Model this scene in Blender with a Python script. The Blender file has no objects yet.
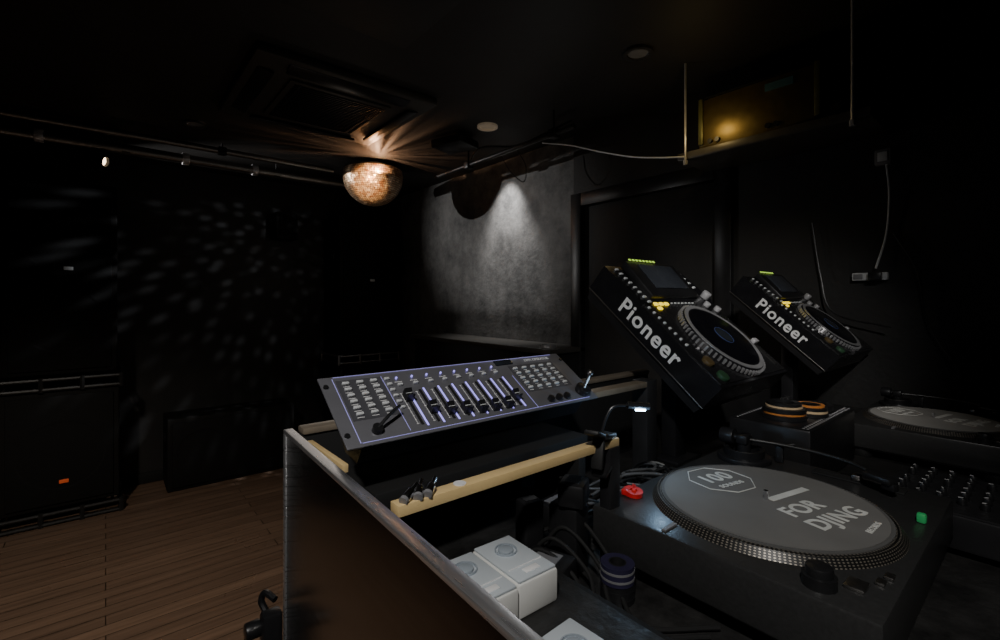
import bpy,bmesh,math,random
from mathutils import Vector,Matrix,Euler
R=random.Random(7)
S=bpy.context.scene
COL=S.collection
# ------------------------------------------------------------ materials
MC={}
def mat(name,col,rough=.5,metal=0,emit=0,var=.25,scale=30,bump=0,spec=.5,coat=0):
    if name in MC: return MC[name]
    m=bpy.data.materials.new(name); m.use_nodes=True
    nt=m.node_tree; N=nt.nodes; Lk=nt.links
    b=N['Principled BSDF']
    tc=N.new('ShaderNodeTexCoord')
    nz=N.new('ShaderNodeTexNoise'); nz.inputs['Scale'].default_value=scale; nz.inputs['Detail'].default_value=5
    Lk.new(tc.outputs['Object'],nz.inputs['Vector'])
    mx=N.new('ShaderNodeMix'); mx.data_type='RGBA'
    mx.inputs[6].default_value=(*[c*(1-var) for c in col],1)
    mx.inputs[7].default_value=(*[min(1,c*(1+var)) for c in col],1)
    Lk.new(nz.outputs['Fac'],mx.inputs[0]); Lk.new(mx.outputs[2],b.inputs['Base Color'])
    mr=N.new('ShaderNodeMapRange'); mr.inputs[3].default_value=max(.02,rough-.06); mr.inputs[4].default_value=min(1,rough+.06)
    Lk.new(nz.outputs['Fac'],mr.inputs[0]); Lk.new(mr.outputs[0],b.inputs['Roughness'])
    b.inputs['Metallic'].default_value=metal
    b.inputs['Specular IOR Level'].default_value=spec
    b.inputs['Coat Weight'].default_value=coat
    if emit:
        b.inputs['Emission Color'].default_value=(*col,1); b.inputs['Emission Strength'].default_value=emit
    if bump:
        bp=N.new('ShaderNodeBump'); bp.inputs['Strength'].default_value=bump; bp.inputs['Distance'].default_value=.003
        Lk.new(nz.outputs['Fac'],bp.inputs['Height']); Lk.new(bp.outputs[0],b.inputs['Normal'])
    MC[name]=m; return m
blk=mat('black_plastic',(.014,.014,.015),.36)
blkm=mat('black_metal',(.022,.022,.024),.35,.3)
blkmatte=mat('black_matte',(.006,.006,.006),.8)
rubber=mat('black_rubber',(.01,.01,.01),.55)
cdjm=mat('player_black',(.014,.014,.016),.26,.2)
gloss=mat('screen_glass',(.02,.024,.03),.08)
chrome=mat('chrome',(.7,.7,.72),.18,1,var=.1)
steel=mat('brushed_steel',(.6,.6,.62),.35,.7,bump=.1,scale=80)
dsteel=mat('dull_steel',(.26,.25,.24),.4,1,bump=.1,scale=80)
rackm=mat('dark_rack_steel',(.07,.07,.07),.4,.8)
silver=mat('silver_paint',(.6,.6,.62),.35,.4)
grey=mat('grey_plastic',(.2,.2,.21),.45)
lgrey=mat('light_grey_plastic',(.65,.67,.68),.45)
white=mat('white_print',(.85,.85,.85),.5,var=.05)
cream=mat('cream_plastic',(.75,.75,.72),.4,var=.06)
greyk=mat('grey_knob',(.35,.4,.45),.4)
pine=mat('pine_wood',(.78,.57,.27),.45,var=.2,scale=12)
red=mat('red_plastic',(.7,.02,.02),.35)
orange=mat('orange_badge',(.8,.12,.03),.5,emit=.12)
yellowl=mat('yellow_light',(1,.72,.03),.4,emit=1.4)
greenl=mat('green_light',(.6,1,.12),.4,emit=.6)
greenc=mat('green_plastic',(.04,.4,.12),.4,emit=.05)
blueled=mat('violet_led_line',(.36,.32,1),.4,emit=1.2)
panelgrey=mat('controller_face',(.2,.2,.22),.3,.4,var=.12)
bodyblk=mat('speaker_paint',(.007,.0065,.006),.75,bump=.4,scale=150,spec=.25)
grille=mat('speaker_grille',(.006,.006,.006),.75,0,bump=.6,scale=300,spec=.25)
tapeo=mat('orange_tape',(.6,.22,.05),.45)
tapew=mat('cream_tape',(.62,.46,.28),.45)
purple=mat('purple_tape',(.022,.019,.05),.55)
whitecab=mat('white_cable_sheath',(.9,.9,.88),.5)
greycab=mat('grey_cable_sheath',(.1,.1,.1),.5)
acm=mat('air_unit_paint',(.05,.046,.04),.5)
ledw=mat('led_white',(.5,.75,1),.4,emit=30)

def MNf(N,Lk):
    def f(op,a,b_=None,c=None):
        n=N.new('ShaderNodeMath'); n.operation=op
        for i,v in enumerate((a,b_,c)):
            if v is None: continue
            if hasattr(v,'links'): Lk.new(v,n.inputs[i])
            else: n.inputs[i].default_value=v
        return n.outputs[0]
    return f
def brushed(name,col,rough,metal,stretch,rv=.1):
    m=bpy.data.materials.new(name); m.use_nodes=True
    nt=m.node_tree;N=nt.nodes;Lk=nt.links;b=N['Principled BSDF']
    tc=N.new('ShaderNodeTexCoord'); mp=N.new('ShaderNodeMapping'); mp.inputs['Scale'].default_value=stretch
    Lk.new(tc.outputs['Object'],mp.inputs[0])
    nz=N.new('ShaderNodeTexNoise'); nz.inputs['Scale'].default_value=1; nz.inputs['Detail'].default_value=6
    Lk.new(mp.outputs[0],nz.inputs['Vector'])
    mr=N.new('ShaderNodeMapRange'); mr.inputs[3].default_value=rough-rv; mr.inputs[4].default_value=rough+rv
    Lk.new(nz.outputs['Fac'],mr.inputs[0]); Lk.new(mr.outputs[0],b.inputs['Roughness'])
    mx=N.new('ShaderNodeMix'); mx.data_type='RGBA'
    mx.inputs[6].default_value=(*[c*.75 for c in col],1); mx.inputs[7].default_value=(*[c*1.25 for c in col],1)
    Lk.new(nz.outputs['Fac'],mx.inputs[0]); Lk.new(mx.outputs[2],b.inputs['Base Color'])
    b.inputs['Metallic'].default_value=metal
    return m
trimm=brushed('scratched_steel',(.85,.85,.87),.30,.9,(200,14,300),.14)
boothw=brushed('booth_panel',(.27,.26,.25),.22,1,(40,1.5,120),.07)
def woodmat(name,c1,c2,mort,rough,w,h,bump=.25):
    m=bpy.data.materials.new(name); m.use_nodes=True
    nt=m.node_tree;N=nt.nodes;Lk=nt.links;b=N['Principled BSDF']
    tc=N.new('ShaderNodeTexCoord')
    br=N.new('ShaderNodeTexBrick'); br.inputs['Scale'].default_value=1
    br.inputs['Brick Width'].default_value=w; br.inputs['Row Height'].default_value=h
    br.inputs['Mortar Size'].default_value=.0025; br.inputs['Mortar Smooth'].default_value=.3
    br.inputs['Color1'].default_value=(*c1,1);br.inputs['Color2'].default_value=(*c2,1);br.inputs['Mortar'].default_value=(*mort,1)
    br.offset=.37
    Lk.new(tc.outputs['Object'],br.inputs['Vector'])
    mp=N.new('ShaderNodeMapping'); mp.inputs['Scale'].default_value=(2,35,35)
    Lk.new(tc.outputs['Object'],mp.inputs[0])
    nz=N.new('ShaderNodeTexNoise'); nz.inputs['Scale'].default_value=1.2; nz.inputs['Detail'].default_value=7
    Lk.new(mp.outputs[0],nz.inputs['Vector'])
    nz2=N.new('ShaderNodeTexNoise'); nz2.inputs['Scale'].default_value=2.5; nz2.inputs['Detail'].default_value=6
    Lk.new(tc.outputs['Object'],nz2.inputs['Vector'])
    r=N.new('ShaderNodeMapRange'); r.inputs[1].default_value=.3;r.inputs[2].default_value=.7;r.inputs[3].default_value=.75;r.inputs[4].default_value=1.25
    Lk.new(nz.outputs['Fac'],r.inputs[0])
    mx=N.new('ShaderNodeMix'); mx.data_type='RGBA'; mx.blend_type='MULTIPLY'; mx.inputs[0].default_value=1
    Lk.new(br.outputs['Color'],mx.inputs[6]); Lk.new(r.outputs[0],mx.inputs[7])
    Lk.new(mx.outputs[2],b.inputs['Base Color'])
    r2=N.new('ShaderNodeMapRange'); r2.inputs[3].default_value=rough-.1;r2.inputs[4].default_value=rough+.12
    Lk.new(nz2.outputs['Fac'],r2.inputs[0]); Lk.new(r2.outputs[0],b.inputs['Roughness'])
    bp=N.new('ShaderNodeBump'); bp.inputs['Strength'].default_value=bump; bp.inputs['Distance'].default_value=.002
    Lk.new(br.outputs['Fac'],bp.inputs['Height']); bp.invert=True; Lk.new(bp.outputs[0],b.inputs['Normal'])
    return m
floorm=woodmat('floor_planks',(.19,.122,.082),(.13,.083,.057),(.022,.014,.009),.3,1.2,.08,.15)

def wallmat(name,c1,c2,scale=2.5,rough=.6,bump=.3,lo=.35,hi=.65,fs=60):
    m=bpy.data.materials.new(name); m.use_nodes=True
    nt=m.node_tree;N=nt.nodes;Lk=nt.links;b=N['Principled BSDF']
    tc=N.new('ShaderNodeTexCoord')
    a=N.new('ShaderNodeTexNoise');a.inputs['Scale'].default_value=scale;a.inputs['Detail'].default_value=9;a.inputs['Roughness'].default_value=.7
    Lk.new(tc.outputs['Object'],a.inputs['Vector'])
    c=N.new('ShaderNodeTexNoise');c.inputs['Scale'].default_value=fs;c.inputs['Detail'].default_value=6
    Lk.new(tc.outputs['Object'],c.inputs['Vector'])
    mr=N.new('ShaderNodeMapRange');mr.inputs[1].default_value=lo;mr.inputs[2].default_value=hi
    Lk.new(a.outputs['Fac'],mr.inputs[0])
    mx=N.new('ShaderNodeMix');mx.data_type='RGBA';mx.inputs[6].default_value=(*c1,1);mx.inputs[7].default_value=(*c2,1)
    Lk.new(mr.outputs[0],mx.inputs[0]);Lk.new(mx.outputs[2],b.inputs['Base Color'])
    b.inputs['Roughness'].default_value=rough
    bp=N.new('ShaderNodeBump');bp.inputs['Strength'].default_value=bump;bp.inputs['Distance'].default_value=.004
    Lk.new(c.outputs['Fac'],bp.inputs['Height']);Lk.new(bp.outputs[0],b.inputs['Normal'])
    return m
wallm=wallmat('black_painted_wall',(.014,.014,.014),(.024,.023,.022))
concm=wallmat('dark_plaster_wall',(.04,.0395,.039),(.15,.147,.143),5,.6,.7,fs=45)
ceilm=wallmat('black_ceiling',(.022,.02,.019),(.032,.03,.028),2,.65,.2)
deskm=wallmat('black_worktop',(.008,.008,.008),(.035,.034,.033),14,.45,.5)

# ------------------------------------------------------------ builder
class B:
    def __init__(s): s.bm=bmesh.new()
    def _merge(s,t,M):
        bmesh.ops.transform(t,matrix=M,verts=t.verts)
        me=bpy.data.meshes.new('tmp'); t.to_mesh(me); t.free()
        s.bm.from_mesh(me); bpy.data.meshes.remove(me)
    def box(s,c,d,bev=0,rot=(0,0,0),seg=2):
        t=bmesh.new(); bmesh.ops.create_cube(t,size=1)
        bmesh.ops.scale(t,vec=d,verts=t.verts)
        if bev: bmesh.ops.bevel(t,geom=t.edges[:],offset=min(bev,min(d)*.45),segments=seg,affect='EDGES',profile=.5)
        s._merge(t,Matrix.Translation(c)@Euler(rot).to_matrix().to_4x4()); return s
    def b6(s,x0,x1,y0,y1,z0,z1,bev=0):
        return s.box(((x0+x1)/2,(y0+y1)/2,(z0+z1)/2),(x1-x0,y1-y0,z1-z0),bev)
    def cyl(s,c,r,h,r2=None,seg=32,rot=(0,0,0),bev=0):
        t=bmesh.new(); bmesh.ops.create_cone(t,cap_ends=True,segments=seg,radius1=r,radius2=r if r2 is None else r2,depth=h)
        if bev:
            e=[e for e in t.edges if len(e.link_faces)==2 and any(len(f.verts)>4 for f in e.link_faces)]
            bmesh.ops.bevel(t,geom=e,offset=bev,segments=2,affect='EDGES',profile=.5)
        s._merge(t,Matrix.Translation(c)@Euler(rot).to_matrix().to_4x4()); return s
    def ring(s,c,ro,ri,h,seg=48,rot=(0,0,0)):
        t=bmesh.new(); L=[]
        for i in range(seg):
            a=2*math.pi*i/seg; L.append([t.verts.new((r*math.cos(a),r*math.sin(a),z)) for r,z in((ro,-h/2),(ro,h/2),(ri,h/2),(ri,-h/2))])
        for i in range(seg):
            p,q=L[i],L[(i+1)%seg]
            for k in range(4): t.faces.new((p[k],q[k],q[(k+1)%4],p[(k+1)%4]))
        s._merge(t,Matrix.Translation(c)@Euler(rot).to_matrix().to_4x4()); return s
    def sph(s,c,r,sc=(1,1,1),seg=24):
        t=bmesh.new(); bmesh.ops.create_uvsphere(t,u_segments=seg,v_segments=seg//2,radius=r)
        s._merge(t,Matrix.Translation(c)@Matrix.Diagonal((*sc,1))); return s
    def tube(s,pts,r,seg=8,sub=6):
        P=[Vector(p) for p in pts]; Q=[]
        if len(P)>2 and sub>1:
            E=[P[0]*2-P[1]]+P+[P[-1]*2-P[-2]]
            for i in range(1,len(E)-2):
                for k in range(sub):
                    t=k/sub;a,b,c,d=E[i-1:i+3]
                    Q.append(.5*((2*b)+(c-a)*t+(2*a-5*b+4*c-d)*t*t+(3*b-a-3*c+d)*t**3))
            Q.append(P[-1])
        else: Q=P
        t=bmesh.new(); rings=[]; up=None
        for i,p in enumerate(Q):
            d=(Q[min(i+1,len(Q)-1)]-Q[max(i-1,0)]).normalized()
            if up is None: up=d.orthogonal().normalized()
            up=(up-d*up.dot(d)).normalized(); w=d.cross(up)
            rings.append([t.verts.new(p+(up*math.cos(2*math.pi*k/seg)+w*math.sin(2*math.pi*k/seg))*r) for k in range(seg)])
        for a,b in zip(rings,rings[1:]):
            for k in range(seg): t.faces.new((a[k],a[(k+1)%seg],b[(k+1)%seg],b[k]))
        t.faces.new(rings[0][::-1]); t.faces.new(rings[-1])
        s._merge(t,Matrix.Identity(4)); return s
    def prism(s,prof,x0,x1):
        t=bmesh.new(); a=[t.verts.new((x0,y,z)) for y,z in prof]; b=[t.verts.new((x1,y,z)) for y,z in prof]
        n=len(prof); t.faces.new(a); t.faces.new(b[::-1])
        for i in range(n): t.faces.new((a[i],b[i],b[(i+1)%n],a[(i+1)%n]))
        bmesh.ops.recalc_face_normals(t,faces=t.faces)
        s._merge(t,Matrix.Identity(4)); return s
    def out(s,name,m,parent=None,loc=(0,0,0),rot=(0,0,0),smooth=True,label=None):
        bmesh.ops.recalc_face_normals(s.bm,faces=s.bm.faces)
        me=bpy.data.meshes.new(name); s.bm.to_mesh(me); s.bm.free()
        me.materials.append(m)
        if smooth:
            for p in me.polygons: p.use_smooth=True
            try: me.set_sharp_from_angle(angle=math.radians(35))
            except Exception: pass
        o=bpy.data.objects.new(name,me); COL.objects.link(o)
        o.location=loc; o.rotation_euler=rot
        if parent: o.parent=parent
        if label: o['label']=label
        return o
    def many(s,name,m,parent,locs,rot=(0,0,0),label=None):
        o=s.out(name,m,parent,locs[0],rot,label=label)
        for l in locs[1:]:
            k=o.copy(); COL.objects.link(k); k.parent=parent; k.location=l
        return o
def tag(o,label,cat,group=None):
    o['label']=label; o['category']=cat
    if group: o['group']=group
    return o
def root(name,label,cat,loc=(0,0,0),rot=(0,0,0),group=None):
    e=bpy.data.objects.new(name,None); e.empty_display_size=.05; COL.objects.link(e)
    e.location=loc; e.rotation_euler=rot
    return tag(e,label,cat,group)
def struct(o): o['kind']='structure'; return o
def dup(o,loc,rot=None):
    n=o.copy(); COL.objects.link(n); n.location=loc
    if rot is not None: n.rotation_euler=rot
    def ch(src,dst):
        for c in src.children:
            cc=c.copy(); COL.objects.link(cc); cc.parent=dst; ch(c,cc)
    ch(o,n); return n
def text(s,size,m,parent,loc,rot=(0,0,0),name='lettering',off=0.0,sx=1,ext=.0003,sp=1):
    cu=bpy.data.curves.new('t','FONT'); cu.body=s; cu.size=size; cu.extrude=ext; cu.offset=off
    cu.align_x='CENTER'; cu.align_y='CENTER'; cu.space_character=sp
    to=bpy.data.objects.new('t',cu); COL.objects.link(to)
    dg=bpy.context.evaluated_depsgraph_get()
    me=bpy.data.meshes.new_from_object(to.evaluated_get(dg))
    bpy.data.objects.remove(to)
    me.materials.clear(); me.materials.append(m)
    o=bpy.data.objects.new(name,me); COL.objects.link(o); o.location=loc; o.rotation_euler=rot; o.scale=(sx,1,1)
    if parent: o.parent=parent
    return o

# ------------------------------------------------------------ room
XL,XR,YF,YB,H=-2.6,2.3,-1.6,4.5,2.45
struct(B().b6(XL-.1,XR+.1,YF-.1,YB+.1,-.1,0).out('floor',floorm,smooth=False))
struct(B().b6(XL-.1,XR+.1,YF-.1,YB+.1,H,H+.1).out('ceiling',ceilm,smooth=False))
struct(B().b6(XL-.1,XR+.1,YB,YB+.1,0,H).out('wall_back',wallm,smooth=False))
struct(B().b6(XL-.1,XL,YF,YB,0,H).out('wall_left',wallm,smooth=False))
struct(B().b6(XL-.1,XR+.1,YF-.1,YF,0,H).out('wall_front',wallm,smooth=False))
struct(B().b6(XR,XR+.1,YF,YB,0,H).out('wall_right',concm,smooth=False))
struct(B().b6(XR-.03,XR,YF,.99,0,H).out('trim_1',wallm,smooth=False))
struct(B().b6(XR-.03,XR,.99,1.98,2.06,H).out('trim_2',wallm,smooth=False))
dr=B().b6(XR-.02,XR,1.07,1.90,0,1.98,.003).out('door_1',wallm); struct(dr)
b=B(); b.b6(XR-.06,XR,1.90,1.98,0,2.06,.004); b.b6(XR-.06,XR,.99,1.07,0,2.06,.004); b.b6(XR-.06,XR,1.07,1.90,1.98,2.06,.004)
struct(b.out('trim_3',blk))
struct(B().b6(XL,XR,YB-.015,YB,0,.08,.003).out('baseboard_back',blkmatte))

# ------------------------------------------------------------ ceiling air unit
ac=root('air_conditioner','dark four-way cassette air conditioner recessed in black ceiling','air conditioner',(.895,2.5,H))
B().box((0,0,-.02),(.86,.84,.04),.012).out('frame_panel',acm,ac)
for sx,sy in((0,1),(0,-1),(1,0),(-1,0)):
    b=B()
    if sy: b.box((0,sy*.35,-.046),(.58,.07,.012),.005,(sy*.25,0,0))
    else: b.box((sx*.36,0,-.046),(.07,.56,.012),.005,(0,-sx*.25,0))
    b.out('air_louver',blkm,ac)
B().box((0,0,-.046),(.5,.5,.012),.01).out('intake_frame',acm,ac)
b=B()
for i in range(22): b.box((0,-.22+i*.021,-.054),(.45,.006,.008))
b.box((-.2,0,-.054),(.006,.46,.007)).box((.2,0,-.054),(.006,.46,.007))
b.out('intake_grille',blkm,ac)
struct(B().b6(.2,.95,1.05,1.75,H-.012,H-.001,.004).out('trim_4',ceilm))
def downlight(x,y,lab,m):
    d=root('downlight',lab,'ceiling light',(x,y,H))
    B().ring((0,0,-.006),.062,.045,.012,40).out('rim',m,d)
    B().cyl((0,0,-.003),.044,.004,seg=32).out('lens',m if m.name=='warm_cream' else grey,d)
downlight(1.764,2.22,'small pale round ceiling downlight, unlit',mat('warm_cream',(.9,.7,.5),.4,emit=.05))
downlight(1.727,1.149,'small dark round ceiling downlight, unlit',dsteel)
downlight(.407,3.30,'small dark round recessed downlight, unlit',dsteel)

# ------------------------------------------------------------ mirror half-ball
BX,BY,BZ,BR=1.592,3.43,2.355,.225
mm=bpy.data.materials.new('amber_lit_tiles'); mm.use_nodes=True
nt=mm.node_tree;N=nt.nodes;bs=N['Principled BSDF']
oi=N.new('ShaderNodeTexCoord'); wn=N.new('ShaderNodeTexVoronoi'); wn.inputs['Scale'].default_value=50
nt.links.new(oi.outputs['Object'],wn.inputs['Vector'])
cr=N.new('ShaderNodeValToRGB'); cr.color_ramp.elements[0].color=(.3,.11,.03,1); cr.color_ramp.elements[1].color=(1,.8,.55,1)  # amber light and sparkle are mixed into the tile colours
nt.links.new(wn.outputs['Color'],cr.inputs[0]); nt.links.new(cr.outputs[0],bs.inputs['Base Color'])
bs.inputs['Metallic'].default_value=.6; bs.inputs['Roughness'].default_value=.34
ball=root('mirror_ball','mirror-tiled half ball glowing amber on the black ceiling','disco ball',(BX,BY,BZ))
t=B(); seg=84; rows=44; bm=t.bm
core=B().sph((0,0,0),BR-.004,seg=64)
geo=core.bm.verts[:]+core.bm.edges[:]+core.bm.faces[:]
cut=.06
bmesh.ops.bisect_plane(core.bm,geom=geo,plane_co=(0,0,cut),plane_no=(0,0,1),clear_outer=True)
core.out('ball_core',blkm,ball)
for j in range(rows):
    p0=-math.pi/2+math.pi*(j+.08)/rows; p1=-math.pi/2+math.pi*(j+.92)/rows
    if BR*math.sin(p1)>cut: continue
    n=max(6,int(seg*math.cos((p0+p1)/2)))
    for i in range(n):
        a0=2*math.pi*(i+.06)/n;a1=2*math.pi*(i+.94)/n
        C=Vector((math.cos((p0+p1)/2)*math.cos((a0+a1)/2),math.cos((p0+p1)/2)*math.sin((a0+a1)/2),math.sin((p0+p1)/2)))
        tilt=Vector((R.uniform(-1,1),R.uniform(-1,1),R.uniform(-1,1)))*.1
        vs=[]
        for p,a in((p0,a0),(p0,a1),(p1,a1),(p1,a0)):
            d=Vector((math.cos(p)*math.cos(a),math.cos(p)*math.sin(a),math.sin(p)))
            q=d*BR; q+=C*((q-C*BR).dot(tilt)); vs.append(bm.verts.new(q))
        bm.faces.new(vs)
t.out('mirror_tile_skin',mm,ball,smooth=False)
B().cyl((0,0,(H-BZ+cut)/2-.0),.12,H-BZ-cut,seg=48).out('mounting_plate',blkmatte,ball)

# ------------------------------------------------------------ pipes, rails, stage lights
def pipe(pts,r,lab,hang,m,clamps=(),cm=None):
    p=root('ceiling_pipe',lab,'pipe',pts[0])
    o=Vector(pts[0]); Pz=[tuple(Vector(q)-o) for q in pts]
    B().tube(Pz,r,12,1).out('rail_tube',m,p)
    B().tube([(0,0,0),(0,0,H-o.z)],.006,8,1).box((0,0,0),(.05,.05,.05),.006).many('pipe_hanger',blkm,p,[tuple(Vector(h)-o) for h in hang])
    if clamps: B().cyl((0,0,0),r+.008,.04,seg=20,rot=(0,math.pi/2,0),bev=.003).many('pipe_clamp',silver,p,[tuple(Vector(h)-o) for h in clamps])
    return p
PZ=2.365
pipe([(-1.6,3.85,PZ),(1.6,3.85,PZ)],.032,'long dull steel lighting pipe under ceiling by the speaker wall',[(-.9,3.85,PZ),(.1,3.85,PZ),(1.0,3.85,PZ)],dsteel,[(.42,3.85,PZ),(.85,3.85,PZ),(-.3,3.85,PZ)])
pipe([(-1.6,3.62,2.40),(1.35,3.62,2.40)],.02,'thin steel conduit beside the lighting pipe',[(-.5,3.62,2.40),(.6,3.62,2.40)],dsteel)
pipe([(1.9,1.65,2.32),(1.9,3.0,2.32)],.014,'dull steel lighting pipe along the plaster wall',[(1.9,1.8,2.32),(1.9,2.6,2.32)],rackm)
def stagelight(loc,rot,lab,lens=None):
    r_=root('stage_light',lab,'stage light',loc)
    B().box((0,0,-.01),(.04,.04,.03),.005).tube([(-.05,0,-.06),(-.05,0,-.02),(.05,0,-.02),(.05,0,-.06)],.004,6,1).out('yoke',blkm,r_)
    h=B().cyl((0,0,0),.032,.08,.028,24,bev=.004).cyl((0,0,.045),.02,.016,seg=20)
    h.ring((0,0,-.05),.038,.030,.022,28)
    h.out('lamp_housing',blkmatte,r_,(0,0,-.06),rot)
    B().cyl((0,0,-.042),.029,.004,seg=28).out('lens',lens or blk,r_,(0,0,-.06),rot)
stagelight((-.05,3.85,PZ-.03),(-.5,-1.3,0),'small black can light with warm glowing lens',mat('warm_lens',(1,.72,.45),.3,emit=6))
pj=root('ceiling_speaker','small black speaker box bracketed under the ceiling','speaker',(1.72,2.5,2.40))
B().box((0,0,0),(.2,.24,.05),.01,(0,0,.3)).out('cabinet',blk,pj)
B().tube([(0,0,0),(0,0,.05)],.012,10,1).out('mount',blkm,pj)

# ------------------------------------------------------------ speakers
def cabinet(name,x0,x1,y0,y1,z0,z1,lab,cat,badge,wd=1):
    cx,cy=(x0+x1)/2,(y0+y1)/2; w,h=x1-x0,z1-z0
    r_=root(name,lab,cat,(cx,cy,z0))
    B().box((0,0,h/2),(w,y1-y0,h),.012).out('cabinet_body',bodyblk,r_)
    f=-(y1-y0)/2
    B().box((0,f-.006,h/2),(w-.06,.014,h-.06),.005).out('grille',grille,r_)
    n=2 if wd>1 or h>1.0 else 1
    for i in range(n):
        px=0 if wd==1 else (-.22+.44*i); pz=h*.45 if n==1 else (h*(.28+.42*i) if wd==1 else h/2)
        B().ring((px,f-.012,pz),min(w/wd,h)*.38,min(w/wd,h)*.36,.004,48,(math.pi/2,0,0)).out('driver_ring',grille,r_)
    if badge: B().box((badge[0]-cx,f-.017,badge[1]-z0),(.045,.006,.022),.002).out('badge',badge[2],r_,label='small rectangular badge')
    for s_ in(-1,1): B().box((s_*(w/2+.002),0,h*.7),(.006,.12,.05),.003).out('handle',blkm,r_)
    return r_
def frame(x0,x1,y0,y1,z0,lab,m):
    r_=root('speaker_rack',lab,'rack',((x0+x1)/2,(y0+y1)/2,z0))
    w,d=(x1-x0)/2,(y1-y0)/2
    for z in(.015,.075):
        B().tube([(-w,-d,z),(w,-d,z),(w,d,z),(-w,d,z),(-w,-d,z)],.012,8,1).out('rail',m,r_)
    B().tube([(0,0,.0),(0,0,.09)],.014,8,1).many('upright',m,r_,[(x,y,0) for x in(-w,-w*.33,w*.33,w) for y in(-d,d)])
rk2=mat('shaded_rack_steel',(.03,.03,.03),.45,.5)  # left rack steel darkened: shade of the dim stack is in the colour
for x0,x1,l in((-.5,.08,'beside long crate'),(1.55,2.12,'in room corner')):
    m=rk2 if x0<0 else dsteel
    frame(x0,x1,4.02,4.44,0,'low steel tube rack under speaker stack '+l,m)
    cabinet('bass_speaker',x0+.01,x1-.01,4.03,4.44,.1,.83,'large black bass speaker with grille '+l,'speaker',((x0+x1)/2+.01,.265,orange if x0<0 else blkm))
    frame(x0,x1,4.02,4.44,.83,'steel tube rack between stacked speakers '+l,m)
    cabinet('main_speaker',x0+.02,x1-.02,4.05,4.44,.93,2.16,'tall black speaker on top of stack '+l,'speaker',((x0+x1)/2+.03,1.60 if x0<0 else 1.58,lgrey))
cabinet('floor_speaker',.34,1.22,4.15,4.46,0,.53,'long low black double speaker crate on the wooden floor','speaker',None,wd=2)
cabinet('wall_speaker',1.12,1.3,4.32,4.49,1.93,2.16,'small black speaker fixed high on the black wall','speaker',None)

# ------------------------------------------------------------ counter by plaster wall
cn=root('wall_counter','black wall counter with worn top edge along the plaster wall','counter',(2.14,2.72,0))
B().b6(-.13,.16,-.8,.8,0,1.08,.004).out('counter_body',blkmatte,cn)
B().b6(-.17,.16,-.82,.82,1.08,1.11,.005).out('countertop',mat('counter_edge',(.055,.052,.047),.45),cn)
a=root('ashtray','small flat metal ashtray on the black counter','ashtray',(2.08,2.02,1.11))
B().ring((0,0,.008),.05,.042,.016).out('rim',steel,a); B().cyl((0,0,.002),.046,.004).out('dish',blkm,a)

# ------------------------------------------------------------ hung shelf with equipment
sh=root('hanging_shelf','black metal shelf hung from the ceiling on thin rods','shelf',(2.12,.76,2.03))
B().box((0,0,0),(.28,.70,.012),.002).box((-.14,0,.012),(.008,.70,.03),.002).out('shelf_board',mat('shelf_paint',(.14,.13,.11),.4,.3),sh)
B().cyl((0,0,.21),.005,.44,seg=10).cyl((0,0,-.02),.01,.02,seg=6).many('rod',silver,sh,[(-.148,.31,0),(-.148,-.30,0)])
am=root('amplifier','glossy black amplifier box on the hanging shelf','amplifier',(2.125,.80,2.036))
B().box((0,0,.13),(.24,.46,.24),.006).out('case',mat('gloss_black',(.02,.02,.018),.22),am)
B().box((-.122,0,.13),(.006,.44,.21),.002).out('front_plate',mat('dark_plate',(.24,.18,.075),.42,.9),am)
B().cyl((0,0,0),.010,.012,seg=20,rot=(0,math.pi/2,0)).many('control_knob',blk,am,[(-.128,y,.05) for y in(.14,.17,-.06,-.09)])
B().box((0,0,0),(.012,.02,.2),.003).many('rack_ear',mat('olive_metal',(.14,.14,.06),.4,.5),am,[(-.13,-.23,.14),(-.13,.21,.14)])
B().box((-.13,-.1,.2),(.006,.1,.03),.001).out('display_window',mat('teal_glass',(.03,.06,.055),.15,emit=.05),am)
b=root('equipment_box','small black electronics box on the hanging shelf','electronics',(2.12,.49,2.036))
B().box((0,0,.06),(.2,.12,.12),.005).out('case',blkm,b)
B().cyl((-.102,.03,.06),.015,.012,seg=20,rot=(0,math.pi/2,0)).out('knob',dsteel,b)
def cable(pts,r,m,lab,name='cable',grp=None):
    o=Vector(pts[0]); 
    q=B().tube([tuple(Vector(p)-o) for p in pts],r,8,8).out(name,m,loc=o)
    return tag(q,lab,'cable',grp)
cable([(1.96,1.95,2.32),(1.96,1.73,2.25),(1.96,1.55,2.175),(1.96,1.35,2.10),(1.96,1.2,2.06),(1.968,1.07,2.035)],.0036,whitecab,'thin white cable drooping from pipe to hanging shelf')
cable([(1.9,2.1,2.30),(1.92,2.05,2.2),(1.95,2.1,2.12),(1.93,2.2,2.2),(1.9,2.25,2.30)],.003,blk,'black cable loop hanging under the steel pipe')
cable([(1.9,2.6,2.33),(1.85,2.4,2.38),(1.95,2.2,2.36),(1.9,2.0,2.33),(1.93,1.7,2.37)],.006,blk,'black cable bundled along the steel pipe')
j=root('junction_box','small pale electrical box high on the dark wall','electrical box',(2.255,.43,1.94))
B().box((0,0,0),(.03,.05,.06),.005).out('case',grey,j); B().box((-.017,0,0),(.004,.03,.035),.002).out('cover',lgrey,j)
j=root('wall_socket','grey wall socket box with plugged adapter on dark wall','socket',(2.255,.47,1.49))
B().box((0,0,0),(.03,.11,.03),.004).out('case',lgrey,j); B().box((-.025,-.02,0),(.03,.04,.03),.004).out('plug',blk,j)
B().box((-.017,.035,0),(.004,.03,.02),.002).out('outlet',grey,j)
cable([(2.25,.42,1.91),(2.24,.41,1.8),(2.25,.42,1.65),(2.24,.45,1.52)],.004,lgrey,'grey cable down the wall from box to socket')
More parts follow.
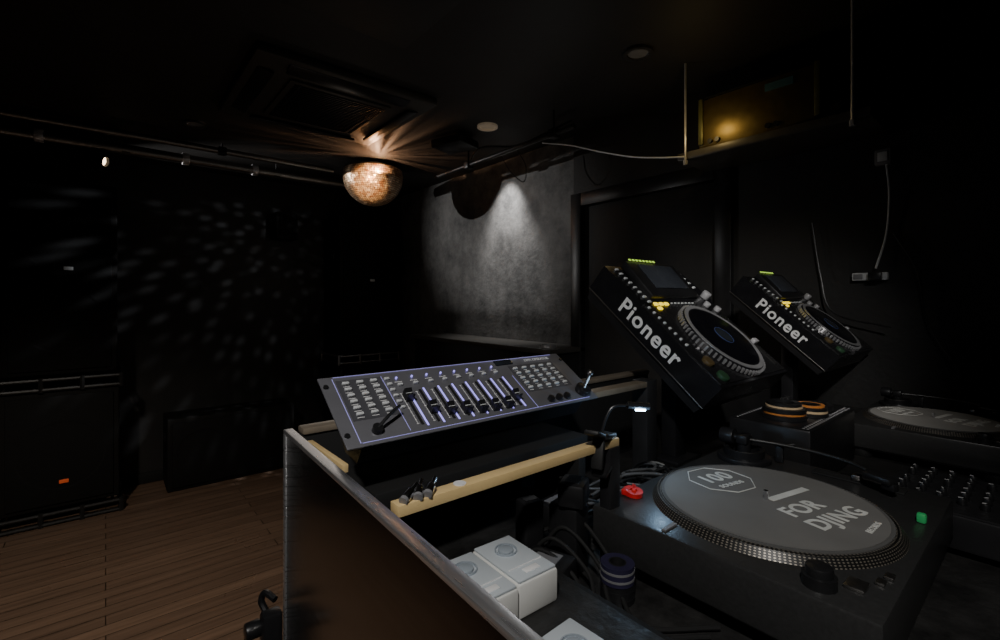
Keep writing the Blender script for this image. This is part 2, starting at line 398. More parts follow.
cable([(2.25,.40,1.65),(2.24,.33,1.5),(2.25,.3,1.3),(2.24,.2,1.12)],.003,blk,'thin black cable hanging on the dark wall')
cable([(2.24,.66,1.72),(2.24,.63,1.5),(2.22,.58,1.35),(2.2,.4,1.3)],.003,blk,'thin black cable looping down the dark wall')

# ------------------------------------------------------------ DJ booth
WT=.99; WL=.95
bo=root('dj_booth','large steel-clad booth with bright trim and black worktop','booth',(.2,.78,0))
def bb(name,x0,x1,y0,y1,z0,z1,m,bev=.002,label=None):
    return B().b6(x0-.2,x1-.2,y0-.78,y1-.78,z0,z1,bev).out(name,m,bo,label=label)
PV=(.2115-.2,.767-.78,0); PR=(0,0,math.radians(-2.5))
B().b6(0,.011,-1.25,-.01,0,1.194,.001).out('side_panel',boothw,bo,PV,PR,label='dark brushed steel side panel')
B().b6(-.0015,.012,-1.25,.004,1.194,1.2,.001).out('steel_trim',trimm,bo,PV,PR)
B().b6(-.002,.005,-.007,.004,0,1.194,.001).out('corner_trim',trimm,bo,PV,PR)
bb('front_panel',.235,1.19,.758,.778,0,1.19,blkmatte)
bb('front_trim',.235,1.19,.754,.782,1.19,1.2,mat('worn_trim',(.3,.25,.19),.35,.3))
bb('bracket_arm',.715,.935,.598,.628,1.203,1.215,mat('bracket_metal',(.4,.33,.24),.35,.5),.001,label='flat worn metal arm')
bb('end_post',.935,.975,.598,.638,WT,1.217,mat('post_paint',(.035,.035,.036),.32,.3),.002,label='thick black upright post')
bb('rear_panel',1.19,2.2,.758,.78,0,1.06,blkmatte)
bb('worktop',.235,1.52,-.35,.755,WT-.03,WT,deskm)
bb('worktop',1.52,2.2,.475,.72,WT-.03,WT,deskm)
bb('lower_worktop',1.52,2.2,-.35,.475,WL-.03,WL,deskm)
bb('base_cabinet',.3,2.15,-.2,.72,.08,WL-.03,blkmatte)
bb('plinth',.32,2.1,-.15,.70,0,.08,blkmatte)
bb('wood_strip',.236,.244,.60,.74,1.174,1.185,pine,.0008)
bb('cross_beam',.228,.60,.432,.450,1.178,1.19,pine,.0008)
bb('beam_bracket',.575,.60,.43,.45,WT,1.178,blkm)
bb('controller_tray',.27,.70,.575,.70,1.115,1.145,blkmatte)
bb('tray_support',.68,.70,.58,.70,WT,1.115,blkmatte)
cl=root('clamp_handle','black clamp with round knobs fixed on the booth panel','clamp',(.198,.792,.87))
B().box((.0,.0,0),(.03,.024,.09),.006).out('clamp_body',blk,cl)
B().cyl((-.024,.01,.02),.013,.022,seg=24,rot=(0,math.pi/2,0),bev=.003).out('knob',blk,cl)
B().tube([(0,.01,.03),(-.008,.025,.05),(-.004,.02,.065),(.006,.0,.06)],.005).out('lever',blk,cl)

# ------------------------------------------------------------ lighting controller
th=math.radians(34)
W_,Dp=.482,.13
lc=root('lighting_controller','grey stage-lighting console with violet-lit faders','lighting console',(.225+W_/2,.556+Dp/2*math.cos(th),1.218+Dp/2*math.sin(th)),(th,0,0))
B().box((0,0,-.0015),(W_,Dp,.003),.001).out('face_plate',panelgrey,lc)
B().prism([(-.055,-.003),(.055,-.003),(.055,-.05),(-.02,-.062),(-.055,-.045)],-.215,.215).out('case',blk,lc)
FX=[-.128+i*.0265 for i in range(8)]
B().box((0,0,0),(.004,.066,.001)).many('fader_slot',blkmatte,lc,[(x,-.016,.0006) for x in FX])
b=B()
for x in FX:
    for k in range(9): b.box((x-.0065,-.016-.030+k*.0075,.0005),(.004 if k%4==0 else .0025,.0008,.0005))
    b.box((x-.0065,-.016,.0004),(.0006,.062,.0005))
b.out('scale_marking',white,lc)
B().box((0,0,0),(.0026,.072,.0005)).many('led_marking',blueled,lc,[(x+.0075,-.016,.0005) for x in FX])
fp=[.020,-.010,-.018,-.022,-.026,-.027,-.027,-.014]
for i,x in enumerate(FX):
    y=-.016+fp[i]
    B().prism([(-.008,.001),(.008,.001),(.007,.014),(.001,.010),(-.001,.010),(-.007,.014)],-.006,.006).out('fader_knob',blk,lc,(x,y,0))
    B().box((0,0,.0105),(.0105,.0012,.001)).out('fader_line',lgrey,lc,(x,y,0))
B().box((0,0,.0),(.010,.0045,.004),.001).many('scene_button',lgrey,lc,[(-.207+c*.021,.047-r*.012,.002) for r in range(6) for c in range(3)])
B().box((0,0,0),(.008,.004,.004),.001).many('fixture_button',lgrey,lc,[(x,.032,.002) for x in FX]+[(-.144,.047-r*.012,.002) for r in range(6)])
b=B()
for x in FX: b.box((x,.039,.0005),(.012,.0012,.0005))
for r in range(6):
    for c in range(3): b.box((-.207+c*.021,.0418-r*.012,.0004),(.010,.0009,.0005))
for r in range(5):
    for c in range(5): b.box((.105+c*.022,.0300-r*.0125,.0004),(.009,.0009,.0005))
b.out('caption_print',white,lc)
B().cyl((0,0,0),.0016,.003,seg=10).many('indicator_light',blueled,lc,[(x,.047,.001) for x in FX])
B().box((0,0,0),(.010,.0045,.004),.001).many('program_button',lgrey,lc,[(.105+c*.022,.035-r*.0125,.002) for r in range(5) for c in range(5)])
fld=mat('dark_field',(.075,.075,.085),.4)
B().box((.15,.010,.0002),(.112,.068,.0006)).out('button_field',fld,lc)
B().box((-.185,.016,.0002),(.068,.078,.0006)).out('button_field',fld,lc)
B().box((.09,.054,.0015),(.04,.012,.003),.001).out('display',gloss,lc)
b=B()
for z in(-.060,.0625): b.box((-.0,z,.0004),(.44,.0008,.0005))
b.box((-.150,0,.0004),(.0006,.11,.0005));b.box((.088,-.02,.0004),(.0006,.08,.0005));b.box((-.222,0,.0004),(.0008,.12,.0005))
b.out('panel_line',mat('violet_line',(.4,.38,.9),.5,emit=.3),lc)
B().cyl((0,0,0),.0035,.003,seg=16).many('screw',blk,lc,[(x,y,.001) for x in(-.235,.235) for y in(-.045,.045)])
B().cyl((-.195,-.045,.004),.007,.008,seg=20).tube([(-.195,-.045,.006),(-.178,-.035,.014),(-.158,-.024,.018)],.0024,8,3).out('crank_lever',blk,lc)
B().cyl((.212,-.045,.006),.014,.012,seg=28,bev=.002).out('joystick_base',blk,lc)
B().tube([(.212,-.045,.01),(.219,-.038,.035)],.003,8,1).sph((.220,-.037,.038),.006).out('joystick',dsteel,lc)
B().cyl((0,0,0),.006,.008,seg=18,bev=.001).many('knob',blk,lc,[(.125+i*.02,-.050,.004) for i in range(3)])
text('DMX OPERATOR',.0085,white,lc,(.175,.054,.0006),off=.0001)

# ------------------------------------------------------------ items on beam
for i,(x,y,rz) in enumerate(((.246,.441,.5),(.259,.443,.9),(.272,.441,.7))):
    c_=root('audio_adapter','short metal audio plug adapter on the pine beam','adapter',(x,y,1.1965),(0,math.pi/2-.3,rz),'audio adapters on the beam')
    B().cyl((0,0,-.004),.005,.013,seg=16,bev=.001).out('barrel',chrome,c_); B().cyl((0,0,.008),.0028,.013,seg=12).out('plug_tip',chrome,c_); B().cyl((0,0,-.012),.0051,.004,seg=16).out('collar',grey,c_)
st=B().cyl((0,0,0),.0075,.001,seg=24).out('round_sticker',white,loc=(.310,.441,1.1906)); tag(st,'small round white sticker on the pine beam','sticker')
# ------------------------------------------------------------ switch boxes
ec=root('equipment_case','low black equipment case inside the booth','case',(.34,.34,WT))
B().box((0,0,.04),(.17,.27,.08),.004).out('shell',blkmatte,ec)
B().box((0,0,.0805),(.15,.25,.001)).out('lid_pad',deskm,ec)
def swbox(x,y,z,rz,lab):
    r_=root('switch_box',lab,'switch box',(x,y,z),(0,0,rz),'cream switch boxes inside the booth')
    B().box((0,0,.018),(.056,.086,.036),.003).out('housing',cream,r_)
    B().box((0,.0,.0375),(.052,.082,.003),.001).out('cover_plate',mat('pale_blue_cover',(.55,.6,.64),.4,var=.05),r_)
    B().ring((0,.014,.040),.013,.0118,.003,32).cyl((0,.014,.040),.009,.004,seg=28,bev=.001).out('dial',greyk,r_)
    B().box((0,-.020,.0393),(.046,.001,.001)).box((0,-.03,.0395),(.02,.008,.001),.0003).out('label_strip',white,r_)
swbox(.353,.397,1.0715,-.04,'cream switch box with pale blue cover and round dial')
swbox(.295,.396,1.0715,-.04,'cream switch box with round dial beside the booth panel')
swbox(.300,.246,1.0715,.03,'cream switch box standing alone on the black case')
# ------------------------------------------------------------ adapters
def adaptor(x,y,z,s,rz,lab):
    r_=root('power_adapter',lab,'power adapter',(x,y,z),(0,0,rz),'black power adapters by the turntable')
    B().box((0,0,s[2]/2),s,.005).out('housing',blk,r_)
    B().box((0,0,s[2]+.0005),(s[0]*.6,s[1]*.5,.001)).out('label_patch',grey if s[0]>.05 else blkm,r_)
    B().tube([(s[0]/2,0,s[2]*.5),(s[0]/2+.02,.0,s[2]*.5),(s[0]/2+.04,.02,.01),(s[0]/2+.05,.04,.006)],.003).out('lead',rubber,r_)
adaptor(.47,.46,WT,(.06,.07,.05),.3,'black square power adapter standing on worktop')
adaptor(.49,.515,WT+.0,(.035,.03,.11),-.2,'tall black power adapter beside another')
adaptor(.545,.475,WT+.102,(.05,.04,.035),.5,'black power adapter stacked on another')
adaptor(.64,.60,WT,(.07,.05,.04),.1,'flat black power adapter behind the turntable')
adaptor(.545,.485,WT,(.04,.05,.10),.2,'upright black power adapter under another')
cp=root('spring_clamp','black spring clamp gripping the end of pine beam','clamp',(.575,.441,1.18),(0,0,.35))
B().box((0,0,.016),(.055,.024,.009),.003,(0,.2,0)).box((0,0,-.03),(.055,.024,.009),.003,(0,-.2,0)).box((.02,0,-.01),(.010,.022,.05),.002).out('jaw',blk,cp)
B().box((-.035,0,.026),(.055,.022,.007),.003,(0,.35,0)).box((-.03,0,.0),(.008,.018,.05),.003,(0,.25,0)).out('grip',rubber,cp)
lp=root('gooseneck_lamp','small black gooseneck lamp with lit blue-white tip','lamp',(.655,.50,WT))
B().cyl((0,0,.012),.022,.024,seg=28,bev=.003).out('base',blk,lp)
B().tube([(0,0,.02),(-.004,0,.10),(-.006,.005,.17),(.012,-.002,.222),(.04,-.02,.228)],.0026,10,8).out('gooseneck',blkm,lp)
B().tube([(.038,-.018,.228),(.07,-.04,.225)],.006,14,1).out('lamp_head',blk,lp)
B().tube([(.050,-.0265,.2205),(.064,-.0355,.2195)],.003,10,1).out('led_strip',ledw,lp)
for z,m,l in((WT,blk,'black tape roll under a purple one'),(WT+.0255,purple,'purple and white tape roll beside the turntable')):
    r_=root('tape_roll',l,'tape roll',(.540,.392,z),group='tape rolls beside the turntable')
    B().ring((0,0,.012),.023,.012,.024,36).out('tape_winding',m,r_)
    B().ring((0,0,.012),.012,.010,.0245,30).out('core',rackm,r_)
    for dz in(.007,.017): B().ring((0,0,dz),.0235,.0228,.003,36).out('edge_stripe',grey if m is purple else blkm,r_)
cl_=[rubber,greycab,rubber,rubber,greycab,rubber,mat('pale_cable',(.22,.22,.21),.5)]
nm=['black','grey','black','black','grey','black','pale']
for i in range(24):
    x=.66+R.random()*.25; y=.53+R.random()*.06; z=WT+.006+R.random()*.03
    pts=[(x,y,z)]
    for k in range(5):
        x+=R.uniform(-.09,.13); y+=R.uniform(-.07,.07); x=min(.92,max(.62,x)); y=min(.59,max(.49,y)); z=WT+.008+R.random()*.05
        pts.append((x,y,z))
    cable(pts,.0020+R.random()*.0012,cl_[i%7],'loose %s cable tangled behind the turntable'%nm[i%7],grp='tangled cables on the worktop')
for i in range(5):
    x=.43+i*.025
    cable([(x,.52,WT+.01),(x+.02,.48,WT+.045+.008*i),(x+.03,.42,WT+.035),(x-.0,.38,WT+.015),(x-.02,.33,WT+.006),(x+.05,.27,WT+.006)],.003,blkmatte,'black cable running down past the adapters',grp='cables beside the turntable')

# ------------------------------------------------------------ turntable
ring=bpy.data.materials.new('strobe_dots'); ring.use_nodes=True
nt=ring.node_tree;N=nt.nodes;Lk=nt.links;bs=N['Principled BSDF']; MN=MNf(N,Lk)
tc=N.new('ShaderNodeTexCoord'); sp=N.new('ShaderNodeSeparateXYZ'); Lk.new(tc.outputs['Object'],sp.inputs[0])
at=MN('ARCTAN2',sp.outputs[1],sp.outputs[0]); fr=MN('FRACT',MN('MULTIPLY',at,190/(2*math.pi))); 
d1=MN('ABSOLUTE',MN('SUBTRACT',fr,.5))
rr=MN('SQRT',MN('ADD',MN('MULTIPLY',sp.outputs[0],sp.outputs[0]),MN('MULTIPLY',sp.outputs[1],sp.outputs[1])))
fz=MN('ABSOLUTE',MN('SUBTRACT',MN('FRACT',MN('MULTIPLY',MN('SUBTRACT',rr,sp.outputs[2]),230.0)),.5))
dot=MN('LESS_THAN',MN('ADD',MN('MULTIPLY',d1,d1),MN('MULTIPLY',fz,fz)),.075)
mx=N.new('ShaderNodeMix');mx.data_type='RGBA';mx.inputs[6].default_value=(.012,.012,.012,1);mx.inputs[7].default_value=(.24,.215,.18,1)
Lk.new(dot,mx.inputs[0]);Lk.new(mx.outputs[2],bs.inputs['Base Color']);bs.inputs['Roughness'].default_value=.4;bs.inputs['Metallic'].default_value=.4

tt=root('turntable','black direct-drive turntable with dotted platter rim and tonearm','turntable',(.798,.285,WT),(0,0,0),'turntables on the worktop')
PCX,PCY=-.035,0.0
B().box((0,0,.064),(.453,.353,.066),.004).out('plinth',mat('turntable_black',(.03,.03,.03),.36,bump=.1,scale=200),tt)
B().cyl((0,0,0),.026,.028,.03,seg=28,bev=.003).many('foot',rubber,tt,[(sx*.185,sy*.135,.014) for sx in(-1,1) for sy in(-1,1)])
B().box((0,0,.032),(.44,.34,.012),.002).out('base_skirt',rubber,tt)
B().cyl((0,0,0),.1635,.010,.156,seg=96).out('platter',ring,tt,(PCX,PCY,.102))
B().cyl((PCX,PCY,.114),.0035,.018,seg=14).out('spindle',chrome,tt)
B().cyl((-.198,-.115,.108),.0135,.022,seg=28,bev=.002).ring((-.198,-.115,.103),.017,.013,.012).out('strobe_knob',blk,tt)
B().box((-.17,-.142,.099),(.026,.02,.004),.002).out('start_button',dsteel,tt,label='grey start button')
B().box((0,0,0),(.014,.009,.003),.001).many('speed_button',dsteel,tt,[(-.143,-.158,.099),(-.122,-.162,.099)])
B().box((.195,-.06,.0985),(.028,.13,.003),.001).box((.195,-.06,.1002),(.003,.11,.001)).out('pitch_scale',blkmatte,tt)
B().box((.195,-.06,.105),(.022,.012,.01),.002).out('pitch_slider',dsteel,tt)
B().box((.080,-.160,.104),(.009,.011,.014),.003).out('target_light',greenc,tt,label='small green target light')
B().cyl((.165,.115,.101),.048,.01,seg=48,bev=.002).ring((.165,.115,.112),.036,.028,.014,48).out('tonearm_base',blkm,tt)
B().ring((.165,.115,.1195),.0362,.0345,.0012,48).out('base_rim',dsteel,tt)
B().cyl((.165,.115,.122),.012,.03,seg=24).box((.165,.115,.137),(.03,.022,.018),.004).out('tonearm_pivot',blkm,tt)
B().tube([(.165,.115,.137),(.180,.06,.136),(.188,.0,.134),(.180,-.05,.132),(.165,-.08,.129)],.0032,12,8).out('tonearm_tube',rackm,tt)
B().box((.158,-.098,.123),(.02,.045,.01),.003,(0,0,-.45)).box((.152,-.112,.115),(.012,.02,.012),.002,(0,0,-.45)).out('headshell',blk,tt)
B().tube([(.165,.12,.137),(.163,.155,.138)],.006,12,1).cyl((.163,.145,.138),.0155,.026,seg=28,rot=(math.pi/2,0,0),bev=.002).out('counterweight',blkm,tt)
B().box((.19,.06,.115),(.008,.014,.03),.002).tube([(.19,.06,.13),(.205,.04,.135)],.0025,8,1).out('cueing_lever',blkm,tt)
B().box((-.205,.06,.0985),(.03,.006,.002)).out('plinth_mark',grey,tt)
def slipmat(tx,ty,tz,lab,rz,fc,lcol,nm_):
    s_=root('slipmat',lab,'slipmat',(tx,ty,tz),(0,0,rz),'printed slipmats on the turntables')
    sm=mat('dark_grey_felt',(.1,.098,.094),.9,var=.12,scale=300,bump=.3)
    lf=mat(nm_+'_felt',fc,.9,var=.3,scale=9,bump=.2)
    B().cyl((0,0,.001),.150,.002,seg=96).out('felt_disc',sm,s_)
    B().cyl((0,0,.0022),.145,.0006,seg=96).out('printed_field',lf,s_)
    lg=mat(nm_+'_print',lcol,.8)
    b=B(); R8=.053; cx,cy=.006,.084
    P=[(cx+R8*math.cos(math.pi/8+k*math.pi/4),cy+R8*math.sin(math.pi/8+k*math.pi/4),.0028) for k in range(8)]
    for k in range(8): b.tube([P[k],P[(k+1)%8]],.0008,6,1)
    b.out('octagon_print',lg,s_)
    text('100',.042,lg,s_,(cx,cy+.009,.0027),off=.0008,sx=.95,sp=1.1)
    text('SOUNDS',.013,lg,s_,(cx,cy-.022,.0027),off=.0003,sp=1.05)
    B().box((.048,-.004,.0027),(.09,.012,.0006)).out('print_bar',lg,s_)
    text('FOR',.038,lg,s_,(.016,-.044,.0027),off=.0010,sp=1.1)
    text('DJING',.038,lg,s_,(.030,-.084,.0027),off=.0010,sp=1.1)
    text('RECORDS',.010,lg,s_,(.042,-.121,.0027),(0,0,.18),off=.0003)
    return s_
slipmat(.798+PCX,.285,WT+.1072,'grey felt slipmat printed FOR DJING on turntable platter',math.radians(-13),(.165,.16,.15),(.66,.66,.62),'grey')
rd=root('record_adapter','red plastic record centre clip lying on the turntable','record adapter',(.648,.440,WT+.0972))
B().ring((0,0,.005),.015,.006,.007,30,(.12,0,0)).out('adapter_ring',red,rd); B().box((.008,.004,.007),(.034,.006,.006),.001,(0,.1,.6)).box((-.010,.008,.006),(.012,.010,.009),.002,(0,0,.3)).out('adapter_bridge',red,rd)
t2=dup(tt,(1.87,.235,WL),(0,0,0)); t2['label']='black direct-drive turntable beyond the small mixer, partly hidden'
slipmat(1.87+PCX,.235,WL+.1072,'pale grey felt slipmat on the turntable beyond the mixer',math.radians(-13),(.36,.35,.33),(.8,.8,.76),'pale')

# ------------------------------------------------------------ mixer
mxr=root('audio_mixer','compact black DJ mixer with dense rows of small knobs','mixer',(1.145,.03,WT))
B().box((0,0,.042),(.23,.36,.055),.004).out('case',blkm,mxr)
B().cyl((0,0,.0075),.012,.015,seg=16).many('foot',rubber,mxr,[(sx*.09,sy*.15,0) for sx in(-1,1) for sy in(-1,1)])
b=B().box((0,0,.0702),(.22,.35,.002))
KX=[-.09+.030*jx for jx in range(7)]; KY=[.155-i*.027 for i in range(8)]
for y in KY:
    for x in KX: b.ring((x,y,.0714),.0105,.0098,.0005,20)
b.out('face_plate',mat('mixer_face',(.025,.025,.027),.4,.2),mxr)
pos=[(x+R.uniform(-.002,.002),y,.071) for y in KY for x in KX if R.random()<.88]
B().cyl((0,0,.006),.0062,.012,.0054,seg=18,bev=.001).many('knob',blk,mxr,pos)
b=B()
pk=mat('knob_print',(.6,.6,.6),.5)
for x,y,z in pos:
    a=R.uniform(-1.2,1.2); b.box((x+.002*math.sin(a),y+.002*math.cos(a),z+.0124),(.0012,.006,.0008),0,(0,0,-a))
pp=b.out('pointer_print',pk,mxr); pp['kind']='stuff'
B().box((0,0,0),(.004,.06,.001)).many('fader_slot',blkmatte,mxr,[(-.07+.047*jx,-.105,.0715) for jx in range(4)])
for jx in range(4): B().box((-.07+.047*jx,-.11+.01*jx,.078),(.014,.01,.014),.002).box((-.07+.047*jx,-.11+.01*jx,.0852),(.013,.0015,.001)).out('fader_knob',lgrey if jx%2 else blk,mxr)
B().box((0.01,-.155,.078),(.01,.014,.014),.002).out('crossfader_knob',grey,mxr)
# ------------------------------------------------------------ effects box with tape rolls
am2=root('effects_unit','black effects box with perforated top edges behind turntable','audio equipment',(1.295,.42,WT))
B().box((0,0,.07),(.33,.17,.13),.006).out('case',mat('case_black',(.02,.02,.021),.35,.2),am2)
B().cyl((0,0,.003),.012,.006,seg=16).many('foot',rubber,am2,[(sx*.14,sy*.06,0) for sx in(-1,1) for sy in(-1,1)])
b=B()
for i in range(24):
    for y in(-.075,-.067,.07): b.cyl((-.15+i*.013,y,.1352),.0028,.0008,seg=8)
b.out('vent_dots',silver,am2)
B().cyl((0,0,0),.008,.015,seg=18).many('control_knob',blk,am2,[(.04+i*.026,.055,.142) for i in range(4)])
def tape(x,y,z,ro,m,lab,h=.008):
    r_=root('tape_roll',lab,'tape roll',(x,y,z),(0,0,0),'tape rolls on the effects box')
    B().ring((0,0,h/2),ro,ro*.75,h,40).out('tape_winding',m,r_)
    B().ring((0,0,h/2),ro*.75,ro*.6,h+.0002,36).out('core',blk,r_)
z=WT+.1358
for h,ro,m,l in((.010,.046,blk,'flat black tape roll on black box'),(.005,.043,tapeo,'thin orange tape roll in a stack'),(.009,.045,blk,'black tape roll in a stack'),(.004,.038,tapew,'thin cream tape roll in a stack'),(.006,.036,blk,'thin black tape roll topping the stack')):
    tape(1.215,.415,z,ro,m,l,h); z+=h+.0006
z=WT+.1358
for h,ro,m,l in((.008,.038,blk,'black tape roll at bottom of short stack'),(.005,.036,tapew,'thin cream tape roll on short stack'),(.007,.036,blk,'black tape roll on short stack'),(.004,.030,tapeo,'small orange tape roll on short stack')):
    tape(1.290,.385,z,ro,m,l,h); z+=h+.0006
tape(1.37,.395,WT+.1358,.036,blk,'small black tape roll on black box',.014)

# ------------------------------------------------------------ media players (tilted)
ta=math.radians(41); c,s=math.cos(ta),math.sin(ta)
OY,OZ=.663,1.281
def player(X0,lab,hw=.178):
    p=root('media_player',lab,'media player',(X0+hw,OY,OZ),(ta,0,0),'tilted media players behind the turntables')
    B().prism([(-.2025,.026),(.2025,.026),(.2025,.098),(.07,.098),(.05,.09),(-.2025,.09)],-hw,hw).out('body',cdjm,p)
    B().prism([(-.195,.0),(.195,-.004),(.2,.024),(-.2,.024)],-hw+.006,hw-.006).out('lower_body',blk,p)
    B().box((0,0,.025),(2*hw+.003,.408,.003),.001).out('seam',dsteel,p)
    B().box((0,-.07,.091),(2*hw-.01,.25,.003),.001).out('deck_plate',mat('deck_plate',(.024,.024,.026),.26,.4),p)
    B().box((-.01,.135,.106),(.235,.125,.022),.005,(.12,0,0)).out('screen_bezel',blk,p)
    B().box((-.005,.14,.1195),(.16,.085,.003),.001,(.12,0,0)).out('screen',mat('display_glass',(.04,.045,.055),.1,emit=.02),p)
    B().box((0,0,0),(.009,.006,.002),.0005,(.12,0,0)).many('mode_button',greenl,p,[(-.11+i*.016,.195,.1278) for i in range(8)],label='small green-yellow lit button')
    B().box((0,0,0),(.012,.006,.005),.001).many('side_button',lgrey,p,[(-.152,.185-i*.018,.101) for i in range(8)]+[(.15,.18-i*.02,.101) for i in range(4)])
    B().cyl((.15,.078,.108),.012,.02,seg=28,bev=.002).out('rotary_selector',silver,p)
    B().box((0,0,0),(.016,.009,.005),.001).many('loop_button',yellowl,p,[(-.118,.058,.094),(-.094,.058,.094),(-.118,.042,.094),(-.07,.058,.094)],label='yellow lit loop button')
    B().box((0,0,0),(.008,.006,.005),.001).many('hot_cue_button',lgrey,p,[(-.162,.045-i*.018,.094) for i in range(8)])
    B().box((0,0,0),(.010,.004,.004),.001).many('function_button',lgrey,p,[(-.042+i*.018,.060,.094) for i in range(7)])
    jx,jy=.0,-.078
    B().cyl((jx,jy,.1),.118,.018,.110,seg=72).out('jog_wheel',cdjm,p)
    b=B(); b.ring((jx,jy,.1098),.109,.099,.002,72)
    for i in range(60):
        a=2*math.pi*i/60; b.box((jx+.1145*math.cos(a),jy+.1145*math.sin(a),.100),(.006,.005,.012),0,(0,0,a))
    b.out('jog_ring',mat('jog_silver',(.62,.62,.64),.3,.7),p)
    B().cyl((jx,jy,.1095),.095,.004,seg=64,bev=.001).out('jog_top',mat('jog_vinyl',(.005,.005,.007),.16,spec=.35),p)
    B().cyl((jx,jy,.112),.024,.002,seg=36).out('jog_display',gloss,p)
    B().ring((jx,jy,.1122),.027,.0262,.001,36).out('jog_light',mat('dim_blue',(.05,.08,.22),.4,emit=.05),p)
    B().cyl((-.148,-.135,.096),.014,.01,seg=30,bev=.002).out('cue_button',mat('amber_ring',(.1,.07,.03),.4),p)
    B().cyl((-.148,-.178,.096),.014,.01,seg=30,bev=.002).out('play_button',mat('green_ring',(.03,.08,.04),.4),p)
    B().box((.155,-.11,.0925),(.016,.13,.003),.001).out('tempo_scale',blkmatte,p)
    B().box((.155,-.1,.1),(.024,.014,.014),.003).out('tempo_slider',silver,p)
    B().cyl((0,0,0),.009,.012,seg=22,bev=.001).many('dial',silver,p,[(.128,.05,.098),(.158,.03,.098)])
    text('Pioneer',.056,white,p,(-hw-.0006,.0,.060),(math.pi/2,0,-math.pi/2),off=.0012,sx=1.02,sp=1.13)
    st_=root('player_stand','black metal post stand holding the tilted media player','stand',(X0+.16,.66,WT),group='stands under the media players')
    def loc(y,z): return (OY+y*c-z*s-.66, OZ+y*s+z*c-WT)
    m0=loc(.04,-.014)
    B().box((0,-.02,.004),(.12,.07,.008),.002).out('base_plate',blkm,st_)
    B().b6(-.028,.028,-.03,.01,.008,m0[1]-.045,.002).out('post',blkm,st_)
    B().box((.02,m0[0],m0[1]),(.26,.30,.008),.002,(ta,0,0)).out('cradle_plate',blkm,st_)
    return p
player(.98,'black tilted media player with lit buttons and large jog wheel',.184)
player(1.80,'black tilted media player with large jog wheel near the dark wall',.205)

# ------------------------------------------------------------ lights
def aim(o,t): o.rotation_euler=(Vector(t)-o.location).to_track_quat('-Z','Y').to_euler()
def spot(loc,t,e,col,ang,blend=.5,rad=.03):
    l=bpy.data.lights.new('spot','SPOT'); l.energy=e; l.color=col; l.spot_size=math.radians(ang); l.spot_blend=blend; l.shadow_soft_size=rad
    o=bpy.data.objects.new('spot_lamp',l); COL.objects.link(o); o.location=loc; aim(o,t); return o
spot((-.4,4.43,2.33),(2.3,2.95,2.0),135,(1,.98,.96),38,1,.008)
spot((2.11,2.62,2.41),(2.34,2.66,1.75),75,(1,.98,.96),70,1,.02)
spot((.5,1.9,1.9),(BX,BY,BZ-.05),560,(1,.58,.28),9.5,.5,.02)
l=bpy.data.lights.new('added_ball_dots','POINT'); l.energy=30; l.color=(.9,.94,1); l.shadow_soft_size=.022; l.use_nodes=True  # added point lamp, patterned to throw the mirror ball's dots
nt=l.node_tree; N=nt.nodes; Lk=nt.links; em=N['Emission']; MN=MNf(N,Lk)
g=N.new('ShaderNodeTexCoord'); sp=N.new('ShaderNodeSeparateXYZ'); Lk.new(g.outputs['Normal'],sp.inputs[0])
az=MN('ARCTAN2',sp.outputs[1],sp.outputs[0]); el=MN('ARCSINE',sp.outputs[2])
cb=N.new('ShaderNodeCombineXYZ'); Lk.new(MN('ADD',MN('MULTIPLY',az,.8),MN('MULTIPLY',el,.5)),cb.inputs[0]); Lk.new(MN('ADD',MN('MULTIPLY',el,1.6),MN('MULTIPLY',az,-.3)),cb.inputs[1])
vo=N.new('ShaderNodeTexVoronoi'); vo.voronoi_dimensions='2D'; vo.inputs['Scale'].default_value=10; vo.inputs['Randomness'].default_value=.75
Lk.new(cb.outputs[0],vo.inputs['Vector'])
mr=N.new('ShaderNodeMapRange'); mr.inputs[1].default_value=.31; mr.inputs[2].default_value=.12; mr.inputs[3].default_value=0; mr.inputs[4].default_value=1
Lk.new(vo.outputs['Distance'],mr.inputs[0]); 
sc=N.new('ShaderNodeSeparateColor'); Lk.new(vo.outputs['Color'],sc.inputs[0])
mk=N.new('ShaderNodeMapRange'); mk.inputs[1].default_value=.35; mk.inputs[2].default_value=-.1; Lk.new(sp.outputs[0],mk.inputs[0])
my=N.new('ShaderNodeMapRange'); my.inputs[1].default_value=.22; my.inputs[2].default_value=.36; Lk.new(sp.outputs[1],my.inputs[0])
mz=N.new('ShaderNodeMapRange'); mz.inputs[1].default_value=0.03; mz.inputs[2].default_value=-.05; Lk.new(sp.outputs[2],mz.inputs[0])
yy=MN('MAXIMUM',MN('ABSOLUTE',sp.outputs[1]),.3); inv=MN('DIVIDE',.34,MN('POWER',yy,2.8))
Lk.new(MN('MULTIPLY',MN('MULTIPLY',my.outputs[0],inv),MN('MULTIPLY',MN('MULTIPLY',mk.outputs[0],mz.outputs[0]),MN('MULTIPLY',mr.outputs[0],sc.outputs[0]))),em.inputs['Strength'])
o=bpy.data.objects.new('added_ball_dots',l); COL.objects.link(o); o.location=(BX-.27,BY+.02,BZ-.12)
l=bpy.data.lights.new('added_ball_glow','POINT'); l.energy=5; l.color=(1,.55,.3); l.shadow_soft_size=.012; l.use_nodes=True  # second added lamp, streaks the ceiling around the ball in amber
nt=l.node_tree; N=nt.nodes; Lk=nt.links; em=N['Emission']; MN=MNf(N,Lk)
g=N.new('ShaderNodeTexCoord'); sp=N.new('ShaderNodeSeparateXYZ'); Lk.new(g.outputs['Normal'],sp.inputs[0])
az=MN('ARCTAN2',sp.outputs[1],sp.outputs[0])
nz=N.new('ShaderNodeTexNoise'); nz.noise_dimensions='1D'; nz.inputs['Scale'].default_value=6; nz.inputs['Detail'].default_value=3
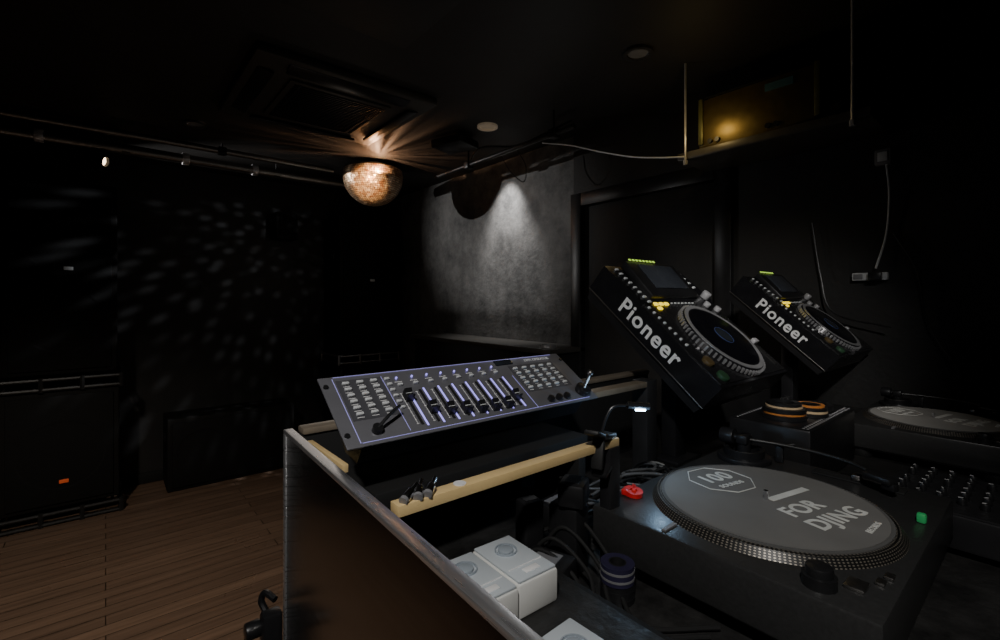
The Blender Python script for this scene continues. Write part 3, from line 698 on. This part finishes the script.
Lk.new(az,nz.inputs['W']); mr=N.new('ShaderNodeMapRange'); mr.inputs[1].default_value=.42; mr.inputs[2].default_value=.62
mu=N.new('ShaderNodeMapRange'); mu.inputs[1].default_value=.09; mu.inputs[2].default_value=.16; Lk.new(sp.outputs[2],mu.inputs[0])
Lk.new(nz.outputs['Fac'],mr.inputs[0]); Lk.new(MN('MULTIPLY',MN('MULTIPLY',mr.outputs[0],mu.outputs[0]),3),em.inputs['Strength'])
o=bpy.data.objects.new('added_ball_glow',l); COL.objects.link(o); o.location=(BX-.07,BY-.25,BZ-.02)
spot((-.5,-.3,2.38),(.6,.5,1.1),64,(1,.97,.93),56,.8,.05)
spot((.1,-.5,2.3),(1.6,.6,1.38),82,(1,.97,.93),32,.9,.05)  # added spot to brighten the media players
spot((-.6,1.6,2.4),(-.3,2.8,0),130,(1,.9,.78),84,1,.06)
def point(loc,e,col,rad=.05):
    l=bpy.data.lights.new('point','POINT'); l.energy=e; l.color=col; l.shadow_soft_size=rad
    o=bpy.data.objects.new('point_lamp',l); COL.objects.link(o); o.location=loc
point((1.86,.98,2.14),.4,(1,.72,.3),.02)  # added warm point for an amber reflection on the amplifier
point((1.62,1.5,1.85),.8,(1,1,1),.02)  # added point, lifts the white cable
point((.7,1.9,1.25),1.4,(1,.9,.8),.25)  # added soft fill in place of room bounce
point((1.3,3.2,1.7),.8,(1,.85,.7),.1)  # added fill for the corner speaker stack, as if off the ball
point((.712,.462,1.195),.22,(.45,.7,1),.008)
w=bpy.data.worlds.new('W'); S.world=w; w.use_nodes=True; w.node_tree.nodes['Background'].inputs[0].default_value=(.5,.55,.6,1); w.node_tree.nodes['Background'].inputs[1].default_value=.01

# ------------------------------------------------------------ camera
cd=bpy.data.cameras.new('camera'); cd.sensor_width=36; cd.lens=16.92; cd.shift_y=-.02; cd.clip_start=.02
co=bpy.data.objects.new('camera',cd); COL.objects.link(co); co.location=(0,0,1.4)
co.rotation_euler=(math.pi/2,0,-math.radians(40))
S.camera=co
